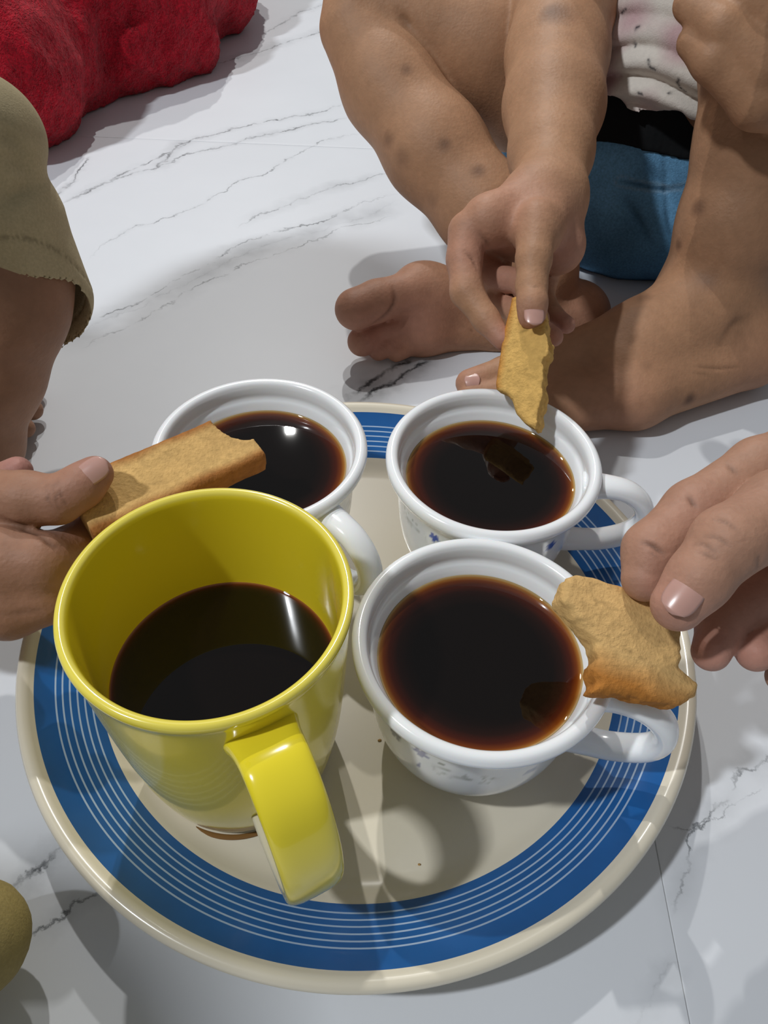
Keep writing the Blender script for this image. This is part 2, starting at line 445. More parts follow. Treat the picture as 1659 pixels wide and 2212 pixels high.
# ------------------------------------------------------------------ plate
PX, PY = -.74, 17.9
prof = [(0, 0), (6.5, 0), (6.8, .05), (7, .35), (8.5, .4), (10.6, 1.1), (12.4, 2.0), (12.95, 2.25), (13.15, 2.45), (13.2, 2.65), (13.1, 2.82), (12.9, 2.86), (12.7, 2.75), (12.57, 2.6)]
blue0, blue1 = 10.42, 12.57
zr = lambda r: 1.45+(r-blue0)/(blue1-blue0)*(2.6-1.45)
cuts = []
lines = [.148, .256, .363, .475, .583, .686]
for f in lines:
    r = blue0+f*(blue1-blue0); cuts += [(r-.028, 'l'), (r+.028, 'b')]
seg = sorted([(blue0, 'b')]+cuts)
prof_mats = [0]*(len(prof)-1)
for i in range(len(seg)-1, -1, -1):
    r, _ = seg[i]; prof.append((r, zr(r)))
    prof_mats.append({'b': 1, 'l': 2}[seg[i][1]])
for r, z in ((10.2, 1.30), (9.95, 1.12), (9.6, .98), (9.3, .95), (6, .95), (0, .95)): prof.append((r, z)); prof_mats.append(0)
V, Q = lathe(prof, (PX, PY, 0), 256)
mi = np.repeat(prof_mats, 256)
plate = make('plate', V, Q, None, None, True, None, [M_cream, M_blue, M_line], mi)
tag(plate, 'large round cream plate with a blue band and thin white rings, under the four cups', 'plate')
ZP = .95

# ------------------------------------------------------------------ tea cups
WHITE = np.array([.90, .92, .94])
def flower(az0, z0, az, z, r, R=3.95, ang=0):
    dx = (az-az0+np.pi) % (2*np.pi)-np.pi; dx = dx*R; dz = z-z0
    rr = np.hypot(dx, dz)/r; th = np.arctan2(dz, dx)+ang
    return np.clip((1.0-rr/(.62+.38*np.abs(np.cos(2.5*th))))*6, 0, 1)
def scribble(az0, az1, z0, z1, az, z, R=3.95):
    a = ((az-az0+np.pi) % (2*np.pi)-np.pi); w = (az1-az0+np.pi) % (2*np.pi)-np.pi
    ins = (a > 0) & (a < w) & (z > z0) & (z < z1)
    X = np.stack([az*R, z, 0*z], -1)
    n1 = np.abs(wob(X, 7, 6, 1)); n2 = wob(X, 3.1, 5, 2)
    return ins*np.clip(1-n1/.22, 0, 1)*(n2 > -.25)*np.clip(np.minimum(np.minimum(a, w-a)*R/.3, np.minimum(z-z0, z1-z)/.15), 0, 1)
def teacup(cx, cy, haz, label, decor, hr=1.0):
    t = empty('teacup', (cx, cy, ZP), label, 'cup', 'white floral tea cups on the plate')
    out = [(0, .25), (1.7, .22), (1.95, 0), (2.25, 0), (2.35, .3), (2.75, .65), (3.2, 1.3), (3.5, 2.1), (3.66, 3.0), (3.74, 4.0), (3.80, 4.8), (3.88, 5.25), (4.02, 5.52), (4.14, 5.68), (4.27, 5.88), (4.33, 6.08), (4.30, 6.26), (4.18, 6.38), (4.03, 6.40), (3.90, 6.33), (3.82, 6.18), (3.78, 5.95), (3.77, 5.75), (3.72, 5.62), (3.62, 5.5), (3.52, 5.3), (3.46, 5.1), (3.42, 4.6), (3.38, 3.8), (3.25, 2.8), (2.9, 1.6), (2.2, .8), (0, .5)]
    sp = spline(out, 5)
    V, Q = lathe(sp, (cx, cy, ZP), 320)
    T = np.tile(WHITE, (len(V), 1)); az = np.arctan2(V[:, 1]-cy, V[:, 0]-cx); z = V[:, 2]
    k = np.repeat(np.arange(len(sp)), 320); ext = k < 15*5
    for kind, a, b, c, d, col in decor:
        if kind == 'f':   # px, py, radius cm
            fa, fz = on_cyl(a, b, cx, cy, 3.85); m = flower(fa, fz, az, z, c, ang=d)*ext
        elif kind == 's':
            a0, z0 = on_cyl(a, b, cx, cy, 3.85); a1, z1 = on_cyl(c, d, cx, cy, 3.85)
            zz0, zz1 = (z0+z1)/2-.45, (z0+z1)/2+.4
            m = scribble(a0, a1, zz0, zz1, az, z)*ext*.75
        T = T*(1-m[:, None])+np.array(col)*m[:, None]
    body = make('cup_body', V, Q, M_white, t, True, {'tint': T})
    # handle
    u = np.array([math.cos(haz), math.sin(haz), 0]); side = np.array([-u[1], u[0], 0])
    hp = [(3.75, 5.35), (4.5, 5.55), (5.5, 5.45), (6.25, 4.85), (6.5, 4.0), (6.15, 3.1), (5.2, 2.45), (4.3, 2.2), (3.4, 2.1)]
    path = np.array([[cx, cy, ZP]+u*r+np.array([0, 0, zz]) for r, zz in spline(hp, 5)])
    n = len(path); s = np.linspace(0, 1, n)
    wid = (1.05+.35*np.exp(-(s/.12)**2)+.15*np.exp(-((1-s)/.1)**2)); thk = .78+.3*np.exp(-(s/.08)**2)+.2*np.exp(-((1-s)/.08)**2)
    Vh, Fh = sweep(path, wid, thk, side, 28, 2.2)
    make('handle', Vh, Fh, M_white, t, True, {'tint': np.tile(WHITE, (len(Vh), 1))})
    tea(t, cx, cy, ZP+5.12, 3.47, .42)
    return t
def tea(parent, cx, cy, z, r, ring, dark=(.0035, .0018, .0014)):
    rr = np.concatenate([[0], np.linspace(r*.3, r-1.0, 6), np.linspace(r-.9, r-.08, 20), [r-.03, r]])
    zz = np.where(rr > r-.09, .0+np.clip((rr-(r-.09))/.09, 0, 1)**2*.07, 0)
    V, Q = lathe(list(zip(rr, zz)), (cx, cy, z), 192)
    n = len(V); b = V[-192:].copy(); b[:, 2] -= .35; b[:, :2] = (b[:, :2]-[cx, cy])*.97+[cx, cy]
    V = np.vstack([V, b, [[cx, cy, z-.35]]])
    j = np.arange(192); k = (j+1) % 192
    Q2 = np.stack([n-192+j, n-192+k, n+k, n+j], -1)
    Q3 = np.stack([n+j, n+k, np.full(192, n+192), np.full(192, n+192)], -1)
    faces = Q.tolist()+Q2.tolist()+[[a, b_, c] for a, b_, c, _ in Q3.tolist()]
    d = r-np.hypot(V[:, 0]-cx, V[:, 1]-cy); d[n:] = 2
    X = V*np.array([1, 1, 0]); s = d/ring*(1+.15*wob(X, .8, 4, 1))
    # thin tea at the edge is amber, deep tea is black
    stops = np.array([0, .18, .45, .9, 1.6, 2.6]); cols = np.array([(.50, .36, .16), (.30, .12, .02), (.14, .030, .004), (.05, .008, .003), (.014, .004, .0025), dark])
    T = np.stack([np.interp(s, stops, cols[:, c]) for c in range(3)], -1)
    return make('tea', V, faces, M_tea, parent, True, {'tint': T}) if parent else None
BL = (.06, .12, .50); PU = (.24, .26, .45); GR = (.30, .32, .29); DG = (.22, .24, .28)
cups = [
 teacup(-5.1, 22.75, math.radians(-44), 'white tea cup behind the yellow mug, with the long rusk reaching over it', [('s', 745, 1110, 775, 1050, GR)]),
 teacup(4.3, 22.7, math.radians(-8), 'white floral tea cup farthest right on the plate, rusk held upright at its rim', [('s', 865, 1105, 925, 1150, GR), ('f', 936, 1163, .28, .4, BL), ('f', 1192, 1182, .34, 1.2, BL), ('f', 856, 1100, .2, .2, (.12, .3, .14))]),
 teacup(3.45, 14.12, math.radians(-19), 'white floral tea cup at the front, nearest the viewer on the right', [('s', 925, 1660, 1085, 1690, GR), ('f', 906, 1630, .36, .3, PU), ('f', 850, 1590, .34, .9, DG), ('f', 900, 1660, .16, 0, PU), ('f', 1150, 1672, .3, .5, (.35, .42, .62)), ('f', 950, 1655, .14, 0, GR)]),
]
# ------------------------------------------------------------------ yellow mug
mx_, my_ = -4.93, 12.94
t = empty('coffee_mug', (mx_, my_, ZP), 'tall glossy yellow mug with a broad strap handle, half full of black tea', 'mug')
YEL = np.array([.86, .71, .03]); CRM = np.array([.70, .64, .46])
out = [(0, .3), (2.6, .25), (2.85, 0), (3.1, 0), (3.22, .15), (3.3, .5), (3.42, 1.1), (3.6, 2.2), (3.76, 3.6), (3.88, 5.2), (3.97, 6.8), (4.05, 8.4), (4.12, 9.3), (4.18, 9.62), (4.17, 9.78), (4.07, 9.86), (3.95, 9.84), (3.86, 9.72), (3.82, 9.4), (3.78, 8.4), (3.74, 7), (3.68, 5.5), (3.55, 3.6), (3.3, 1.6), (2.8, .7), (0, .6)]
V, Q = lathe(spline(out, 5), (mx_, my_, ZP), 320)
def ytint(V, zc, w, az=0):
    m = np.clip((zc-V[:, 2]+.08*wob(V, 1.2, 4, 3))/w+.5, 0, 1)[:, None]
    # paler along the rim crest
    rim = np.exp(-((V[:, 2]-(ZP+9.84))/.10)**2)[:, None]*.25
    return (YEL*(1-m)+CRM*m)*(1-rim)+np.array([.85, .78, .35])*rim
make('mug_body', V, Q, M_yellow, t, True, {'tint': ytint(V, ZP+.95, .25)})
u = np.array([math.cos(math.radians(-61)), math.sin(math.radians(-61)), 0]); side = np.array([-u[1], u[0], 0])
hp = [(3.8, 8.35), (4.35, 8.6), (5.2, 8.75), (6.25, 8.2), (6.95, 7.0), (7.15, 5.6), (6.85, 4.2), (6.0, 3.0), (4.8, 2.35), (3.5, 2.1)]
path = np.array([[mx_, my_, ZP]+u*r+np.array([0, 0, z]) for r, z in spline(hp, 6)])
n = len(path); s = np.linspace(0, 1, n)
wid = 1.9+.25*np.exp(-(s/.1)**2)-.35*s; thk = .62+.35*np.exp(-(s/.07)**2)+.3*np.exp(-((1-s)/.07)**2)
Vh, Fh = sweep(path, wid, thk, side, 36, 3.2)
make('handle', Vh, Fh, M_yellow, t, True, {'tint': ytint(Vh, ZP+4.1, .7)})
tea(t, mx_, my_, 6.35, 3.70, .16)

aa = np.radians(np.linspace(-128, -52, 40)); rr_ = 3.2+.14*np.sin((aa-aa[0])/(aa[-1]-aa[0])*np.pi)**.6
pth = np.stack([mx_+rr_*np.cos(aa), my_+rr_*np.sin(aa), np.full(40, ZP+.02)], -1)
wd = np.sin((aa-aa[0])/(aa[-1]-aa[0])*np.pi)**.5
sd_ = nrm([1, 0, 0]); Vp = []
for i_, p_ in enumerate(pth):
    o_ = np.array([math.cos(aa[i_]), math.sin(aa[i_]), 0])
    for q_ in np.arange(10)*2*np.pi/10: Vp.append(p_+o_*.10*wd[i_]*math.cos(q_)+up_*.04*wd[i_]*math.sin(q_))
Fp = [[i*10+j, i*10+(j+1) % 10, (i+1)*10+(j+1) % 10, (i+1)*10+j] for i in range(39) for j in range(10)]+[list(range(10))[::-1], [390+j for j in range(10)]]
tag(make('tea_spill', np.array(Vp), Fp, M_tea, None, True, {'tint': np.tile([.20, .10, .03], (len(Vp), 1))}), 'thin wet tea ring on the plate at the foot of the yellow mug', 'spill')
# ------------------------------------------------------------------ rusks
def rusk(name, label, c, u, n, hl, hv, hn, lo, hi, h, bites, crumbv, taper=None, crust=(.37, .15, .042), face=(.66, .42, .16)):
    u = nrm(u); n = nrm(np.asarray(n)-(np.asarray(n) @ u)*u); v = np.cross(n, u)
    if v @ (-U2) < 0: v = -v       # v points down the picture
    A = np.stack([u, v, n])
    ext = np.abs(A).T @ np.array([hl+.6, hv+.6, hn+.4])
    f = Field(c-ext, c+ext, h)
    sl, X = f.sub(c-ext, c+ext)
    q = (X-c.astype(np.float32)) @ A.T.astype(np.float32)
    r = .28
    vv = q[..., 1].copy(); hvv = hv
    if taper: hvv = taper(q[..., 0]); vv = vv-hvv[1]; hvv = hvv[0]
    # a loaf slice: long edges round, faces slightly domed
    dx = np.abs(q[..., 0])-(hl-.1); dy = np.abs(vv)-(hvv-r); dz = np.abs(q[..., 2]+.06*np.cos(vv/hv*1.5))-(hn-r)
    d = np.minimum(np.maximum(np.maximum(dx, dy), dz), 0)+np.sqrt(np.maximum(dx, 0)**2+np.maximum(dy, 0)**2+np.maximum(dz, 0)**2)-r*(1-.0*dx)
    d = np.maximum(d, np.abs(q[..., 0])-hl)
    d = d+.020*wob(X, 2.6, 6, 1)+.008*wob(X, 13, 6, 2)
    for bu, bv, br in bites:
        g = br-np.sqrt((q[..., 0]-bu)**2+(q[..., 1]-bv)**2)+.07*wob(X, 5, 6, 3)+.05*wob(X, 14, 7, 4)
        d = np.maximum(d, g)
    f.a[sl] = d
    V, Q = f.mesh(); V = relax(V, Q, 1, .4)
    q = (V-c) @ A.T
    vv = q[:, 1]; hvv = hv
    if taper: tt = taper(q[:, 0]); vv = vv-tt[1]; hvv = tt[0]
    e = np.clip((np.abs(vv)-hvv*.60+.08*wob(V, 2.5, 5, 1))/(hv*.30), 0, 1)
    bitten = np.zeros(len(V))
    for bu, bv, br in bites:
        bitten = np.maximum(bitten, np.clip(1-np.abs(np.hypot(q[:, 0]-bu, q[:, 1]-bv)-br)/.14, 0, 1)*(np.abs(q[:, 2]) < hn*.85))
    top = np.clip(.5+.6*wob(V, 1.7, 5, 5), 0, 1)*.25
    w = np.clip(e+top*.6, 0, 1)*(1-.8*bitten)
    T = np.array(face)*(1-w[:, None])+np.array(crust)*w[:, None]
    T *= (1-.38*np.clip(wob(V, 9, 7, 6)-.75, 0, 1)*2)[:, None]
    o = make(name, V, Q, M_rusk, None, True, {'tint': T})
    return tag(o, label, 'rusk', 'rusks held over the cups')
toc = lambda c: nrm(CAM-c)
up = np.array([0, 0, 1.])
# long rusk over the cup behind the mug
a1 = P(205, 1082, D=27.0); b1 = P(505, 950, D=29.3); c1 = (a1+b1)/2+np.array([0, 0, -.35])
rusk('rusk', 'long toasted rusk over the cup behind the yellow mug, bitten at its far end', c1, b1-a1, up*.95+toc(c1)*.25+R2*.1,
     3.35, 1.25, .58, None, None, .07, [(3.85, -1.0, 1.45)], None)
# upright rusk
a2 = P(1142, 640, D=33.2); b2 = P(1142, 940, D=32.4); c2 = (a2+b2)/2
def rusk2():
    c = c2; u = nrm(b2-a2); n = nrm(toc(c)-R2*.30); n = nrm(n-(n @ u)*u); v = np.cross(u, n)
    if v @ R2 < 0: v = -v
    A = np.stack([u, v, n]); D0 = dep(c)
    # outline in cm: (along u, left v, right v)
    rows = np.array([(640, 1108, 1168), (670, 1102, 1178), (700, 1094, 1182), (740, 1086, 1187), (780, 1080, 1190), (800, 1077, 1176), (830, 1072, 1177), (842, 1074, 1178), (855, 1098, 1180), (870, 1110, 1178), (900, 1118, 1172), (925, 1140, 1167), (936, 1158, 1164)], float)
    ur = (rows[:, 0]-790)*D0/FPX; vl = (rows[:, 1]-1142)*D0/FPX; vr = (rows[:, 2]-1142)*D0/FPX
    ext = np.abs(A).T @ np.array([3.3, 1.5, .9]); f = Field(c-ext, c+ext, .055)
    sl, X = f.sub(c-ext, c+ext); q = (X-c.astype(np.float32)) @ A.T.astype(np.float32)
    L_ = np.interp(q[..., 0], ur, vl); R__ = np.interp(q[..., 0], ur, vr)
    rag = .05*wob(X, 6, 6, 2)+.03*wob(X, 15, 6, 3)
    dl = L_-q[..., 1]+.25; dr = q[..., 1]-R__+rag*1.6; dn = np.abs(q[..., 2])-.45+.25
    d = np.sqrt(np.maximum(dl, 0)**2+np.maximum(dn, 0)**2)-.25+np.minimum(np.maximum(dl, dn), 0)
    d = np.maximum(np.maximum(d, dr), np.maximum(q[..., 0]-ur[-1]+rag*2, ur[0]-q[..., 0]))*.8+rag*.18
    f.a[sl] = d; V, Q = f.mesh(); V = relax(V, Q, 1, .4)
    q = (V-c) @ A.T; L_ = np.interp(q[:, 0], ur, vl)
    e = np.clip(1-(q[:, 1]-L_-.02)/.38+.2*wob(V, 3, 5, 1), 0, 1)*(q[:, 0] < 1.0)
    T = np.array((.68, .42, .13))*(1-e[:, None])+np.array((.47, .19, .035))*e[:, None]
    T *= (1-.3*np.clip(wob(V, 9, 7, 6)-.7, 0, 1)*2)[:, None]
    tag(make('rusk', V, Q, M_rusk, None, True, {'tint': T}), 'narrow broken rusk held upright, dipping over the back right cup', 'rusk', 'rusks held over the cups')
rusk2()
c3 = P(1362, 1382, D=23.4)
def rusk3():
    c = c3; u = nrm(P(1460, 1412, D=23.5)-P(1262, 1345, D=23.3)); n = nrm(up*.75+toc(c)*.6); n = nrm(n-(n @ u)*u); v = np.cross(n, u)
    if v @ (-U2) < 0: v = -v
    A = np.stack([u, v, n])
    # outline polygon in pixels -> plane coordinates
    poly = [(1228, 1246), (1252, 1234), (1300, 1244), (1350, 1262), (1410, 1286), (1440, 1305), (1470, 1350), (1476, 1400), (1470, 1440), (1490, 1460), (1514, 1476), (1508, 1500), (1470, 1524), (1400, 1512), (1340, 1498), (1284, 1496), (1292, 1470), (1288, 1446), (1298, 1420), (1290, 1390), (1272, 1362), (1250, 1336), (1218, 1300), (1220, 1272)]
    pl = []
    for x, y in poly:
        d = ray(x, y); t_ = ((c-CAM) @ n)/(d @ n); w = CAM+t_*d-c; pl.append((w @ u, w @ v))
    pl = np.array(pl)
    ext = np.array([2.9, 2.9, 2.2]); f = Field(c-ext, c+ext, .06); sl, X = f.sub(c-ext, c+ext)
    def sd(q):
        s = np.full(q.shape[:-1], 1e9, np.float32); ins = np.zeros(q.shape[:-1], bool)
        for (ax, ay), (bx, by) in zip(pl, np.roll(pl, -1, 0)):
            ex, ey = bx-ax, by-ay; wx, wy = q[..., 0]-ax, q[..., 1]-ay
            t_ = np.clip((wx*ex+wy*ey)/(ex*ex+ey*ey), 0, 1)
            s = np.minimum(s, np.hypot(wx-t_*ex, wy-t_*ey))
            cnd = ((ay <= q[..., 1]) != (by <= q[..., 1])) & (q[..., 0] < ax+(q[..., 1]-ay)/(by-ay+1e-9)*ex)
            ins ^= cnd
        return np.where(ins, -s, s)
    q = (X-c.astype(np.float32)) @ A.T.astype(np.float32)
    s2 = sd(q)+.05*wob(X, 6, 6, 1)+.035*wob(X, 15, 6, 2)
    dz = np.abs(q[..., 2]+.5+.10*wob(X, 1.3, 4, 3))-.5
    r = .22; d = np.sqrt(np.maximum(s2+r, 0)**2+np.maximum(dz+r, 0)**2)-r+np.minimum(np.maximum(s2+r, dz+r), 0)
    f.a[sl] = d+.012*wob(X, 4, 5, 5); V, Q = f.mesh(); V = relax(V, Q, 1, .4)
    q = (V-c) @ A.T
    vmid = q[:, 1]-.28*0
    e1 = np.clip((-1.35-q[:, 1]+.25*q[:, 0]+.12*wob(V, 2.5, 5, 1))/.5+.35, 0, 1)*.8
    e2 = np.clip((q[:, 1]-.55-.12*q[:, 0]+.18*wob(V, 2.2, 5, 4))/.9, 0, 1)
    e = np.maximum(e1, e2)
    T = np.array((.66, .42, .17))*(1-e[:, None])+np.array((.42, .17, .035))*e[:, None]
    T *= (1-.3*np.clip(wob(V, 9, 7, 6)-.7, 0, 1)*2)[:, None]
    tag(make('rusk', V, Q, M_rusk, None, True, {'tint': T}), 'wide toasted rusk with a curved bite, held at the right over the front cup', 'rusk', 'rusks held over the cups')
rusk3()

# ------------------------------------------------------------------ people
SK_A = np.array([.40, .218, .122]); PK = np.array([.46, .22, .165]); DK = np.array([.11, .055, .035])
# ---------- child sitting behind the plate
person_a = empty('person', (16, 52, 0), 'child sitting cross-legged behind the cups in printed shirt and denim shorts, dipping a rusk', 'person')
f = Field((-6, 27.5, -.2), (31, 64, 31), .13)
kneeL = P(772, 62, y=54.)
shin = [kneeL, P(843, 190, y=51.5), P(940, 325, y=48), P(1045, 455, y=44.8), P(1170, 575, y=42.6)]
f.group(chain(shin, [82, 100, 106, 96, 78]), k=1.0, ko=.05)
hipL = np.array([13.5, 54, 7.5])
thL = [P(790, 12, y=55.), P(1045, 112, y=54.5), hipL]
f.group(chain(thL, [92, 140, 150]), k=.8, ko=.35)
# left foot on its side, sole towards the plate
ft = []
heel = P(1240, 683, y=42.6)
ft += [('c', heel, P(1090, 650, y=41.6), 2.1, 1.55), ('c', P(1090, 650, y=41.6), P(900, 632, y=40.4), 1.55, 1.55),
       ('c', heel, P(1080, 705, y=41), 2.0, 1.45), ('c', P(1080, 705, y=41), P(890, 715, y=39.8), 1.45, 1.35),
       ('c', P(920, 625, y=40.8), P(915, 712, y=39.7), 1.5, 1.5), ('c', P(1170, 590, y=43.2), P(1120, 650, y=42.2), 2.0, 1.8)]
f.group(ft, k=.9, ko=.8)
f.group([('c', P(885, 632, y=39.9), P(815, 650, y=39.2), 1.2, 1.18), ('c', P(815, 650, y=39.2), P(768, 668, y=38.5), 1.18, 1.2)], k=.3, ko=.35)
f.group([('c', P(880, 700, y=39.5), P(810, 722, y=38.9), .8, .72), ('c', P(810, 722, y=38.9), P(782, 738, y=38.2), .72, .88)], k=.2, ko=.12)
f.group([('c', P(890, 725, y=39.2), P(818, 758, y=38.2), .7, .60)], k=.2, ko=.08)
f.group([('c', P(910, 735, y=39.2), P(856, 762, y=38.2), .65, .56)], k=.2, ko=.08)
# right leg: raised knee, foot flat
ank = P(1532, 640, y=40.5)
shR = [ank, P(1592, 480, y=41.5), P(1640, 310, y=43), P(1665, 110, y=45), P(1685, -60, y=46.5)]
f.group(chain(shR, [105, 118, 128, 138, 125]), k=1.0, ko=.4)
f.group([('c', shR[-1], np.array([20.5, 55, 8.5]), 3.7, 5.0)], k=.5, ko=.8)
ff = [('c', (20.6, 38.3, 2.3), (19, 39.4, 3.2), 2.25, 2.2), ('c', ank, (14, 37.5, 3.0), 2.5, 1.9), ('c', (14, 37.5, 3.0), (9, 36, 1.9), 1.9, 1.35),
      ('c', (20.6, 37.6, 2.0), (13.5, 33.8, 1.6), 1.9, 1.6), ('c', (13.5, 33.8, 1.6), (8.0, 32.6, 1.3), 1.6, 1.3), ('c', (17.5, 38.3, 3.6), (13, 35.5, 2.3), 2.3, 1.9),
      ('c', ank, (20.2, 38.8, 2.8), 2.5, 2.1), ('c', (9.5, 34, 1.5), (9, 36, 1.8), 1.4, 1.35)]
f.group(ff, k=1.0, ko=1.0)
bt = P(1015, 828, z=1.0)
f.group([('c', (8.8, 36.2, 1.6), (6.6, 36.0, 1.2), 1.15, .95), ('c', (6.6, 36.0, 1.2), bt, .95, .82)], k=.3, ko=.4)
for i, (tx, ty, rr) in enumerate(((4.6, 34.4, .72), (4.9, 33.2, .66), (5.4, 32.2, .62), (6.1, 31.3, .58))):
    f.group([('c', (8.6, ty+.3, 1.3), (tx, ty, .75), rr+.1, rr)], k=.2, ko=.15)
# torso, arms
f.group([('e', np.array([16.8, 55.5, 7.5]), (7.2, 5.6, 6.2)), ('c', (17, 56, 12), (17.5, 56.5, 24), 5.4, 5.6, (0, 1, 0), .8), ('c', (12.5, 56.5, 26.5), (22.5, 56.5, 26.5), 2.8, 2.8), ('c', (17.5, 56.5, 26), (17.5, 56, 31), 2.8, 2.6)], k=2.0, ko=1.0)
wr = P(1188, 425, D=36.3)
arm = [np.array([11.0, 55.5, 26.5]), P(1218, 20, D=45.5), P(1203, 120, D=43.5), P(1196, 230, D=41), P(1190, 330, D=38.6), wr]
f.group(chain(arm, [100, 108, 108, 106, 88, 72]), k=.6, ko=.3)
# holding hand
Dh = 34.4
palm = [('c', wr, P(1055, 478, D=34.6), 1.45, 1.05), ('c', wr, P(1160, 505, D=34.0), 1.5, 1.1), ('c', wr, P(1205, 520, D=36), 1.45, 1.15),
        ('c', P(1055, 478, D=34.8), P(1085, 505, D=36.5), 1.0, .95), ('c', P(1085, 505, D=36.5), P(1205, 540, D=36.3), 1.0, 1.1), ('c', P(1150, 430, D=36), P(1110, 480, D=36), 1.4, 1.2)]
f.group(palm, k=.7, ko=.6)
f.group(chain([P(1010, 500, D=34.8), P(1003, 560, D=34.6), P(1008, 630, D=34.2), P(1050, 690, D=33.8), P(1088, 738, D=33.4)], [43, 38, 35, 29, 22]), k=.25, ko=.22)
thumb = [P(1160, 480, D=33.9), P(1153, 560, D=33.0), P(1148, 620, D=32.7), P(1150, 655, D=32.35), P(1149, 682, D=32.35)]
f.group(chain(thumb, [48, 38, 33, 32, 31]), k=.25, ko=.2)
f.group(chain([P(1040, 535, D=37), P(1058, 596, D=36.4), P(1130, 610, D=35.2), P(1165, 690, D=34.4)], [34, 30, 27, 23]), k=.2, ko=.08)
f.group(chain([P(1075, 560, D=38), P(1070, 652, D=36.9), P(1115, 672, D=35.8), P(1196, 728, D=34.6)], [32, 27, 25, 22]), k=.2, ko=.06)
f.group(chain([P(1190, 560, D=37.5), P(1170, 640, D=37.0), P(1195, 685, D=36.0), P(1224, 702, D=35.2)], [30, 26, 24, 20]), k=.2, ko=.10)
# other hand resting over the raised knee
hk = [P(1600, 170, D=37.2), P(1690, 120, D=37.5)]
f.group(chain([P(1498, 92, D=36.6), P(1540, 130, D=36.2), P(1640, 215, D=36.8), P(1740, 230, D=38)], [36, 44, 60, 70]), k=.4, ko=.15)
f.group(chain([P(1492, 10, D=36.3), P(1560, 62, D=35.6), P(1650, 150, D=36)], [38, 46, 60]), k=.3, ko=.13)
f.group(chain([P(1560, -50, D=36), P(1620, 0, D=35.2), P(1700, 80, D=35.6)], [38, 46, 55]), k=.3, ko=.13)
f.group(chain([P(1690, 90, D=36.4), P(1790, 60, D=37), P(1900, -60, D=39)], [95, 80, 90]), k=.6, ko=.3)
f.group([('c', P(1900, -60, D=39), (29, 47, 20), 2.5, 2.9), ('c', (29, 47, 20), (24, 56, 26.5), 3.0, 3.0)], k=.5, ko=.4)
V, Q = f.mesh(); del f
V = relax(V, Q, 2, .5); N = normals(V, Q)
T = np.tile(SK_A, (len(V), 1))
V[:, 2] = np.maximum(V[:, 2], .03)
for c_, r_, a_ in ((P(1088, 738, D=33.4), 1.0, .8), (P(1149, 690, D=32.3), .9, .6), (P(1008, 560, D=34.5), 1.6, .6), (P(1196, 728, D=34.6), .9, .9), (P(1224, 702, D=35.2), .9, .9),
                   (P(1090, 470, D=35), 2.2, .6), (P(1215, 535, D=35.5), 1.6, .7), (P(1090, 620, D=35.5), 1.2, .6), (P(880, 690, y=39), 3.4, .7), (P(762, 674, y=38), 1.4, .6), (P(800, 740, y=38), 1.5, .8), (P(1240, 690, y=41), 2.6, .45), (bt, 1., .7), ((20, 37, 1), 2.5, .4), (P(1320, 930, z=1), 3, .35)):
    pink(V, T, c_, r_, PK, a_)
T *= (1-.22*np.clip((V[:, 2]-3)/4, 0, 1)*(V[:, 0] > 16)*(V[:, 1] < 50))[:, None]     # darker from the right foot upward
for (x_, y_, r_, a_) in ((878, 146, .38, .5), (960, 312, .42, .55), (1030, 368, .45, .6), (835, 300, .5, .45), (868, 345, .55, .35), (1505, 450, .5, .65), (1462, 530, .35, .6), (1490, 866, .42, .85), (1400, 790, .4, .25), (1390, 640, .5, .3), (1530, 600, .7, .3), (1205, 30, 1.0, .45), (930, 430, .5, .25), (1190, 20, .6, .4)):
    spot(V, T, surf_hit(V, N, x_, y_), r_, DK, a_)
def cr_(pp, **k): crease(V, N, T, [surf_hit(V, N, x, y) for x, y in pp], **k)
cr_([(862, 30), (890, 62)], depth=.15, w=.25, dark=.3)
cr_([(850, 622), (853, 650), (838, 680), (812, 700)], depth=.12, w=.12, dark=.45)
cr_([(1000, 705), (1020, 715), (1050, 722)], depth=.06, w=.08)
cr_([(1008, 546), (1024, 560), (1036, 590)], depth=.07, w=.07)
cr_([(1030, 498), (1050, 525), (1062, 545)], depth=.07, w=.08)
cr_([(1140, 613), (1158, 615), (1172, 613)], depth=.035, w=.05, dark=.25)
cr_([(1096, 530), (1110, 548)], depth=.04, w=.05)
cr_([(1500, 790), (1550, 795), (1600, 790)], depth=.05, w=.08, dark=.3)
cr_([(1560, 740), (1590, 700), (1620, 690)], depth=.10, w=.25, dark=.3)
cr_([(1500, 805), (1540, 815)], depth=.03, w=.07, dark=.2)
body = make('body', V, Q, M_skin, person_a, True, {'tint': T})
NA = N; VA = V
tn = surf_hit(V, N, 1149, 676)
nail_at(person_a, V, N, 1152, 672, thumb[-1]-thumb[-3], .84, 1.15, .62, .045)
nl = surf_hit(V, N, 1016, 822)
nail(person_a, surf_hit(V, N, 1022, 821)+np.array([0, 0, .02]), np.array([-1, -.05, -.15]), up*.6+toc(nl)*.7, .95, .85, .8)
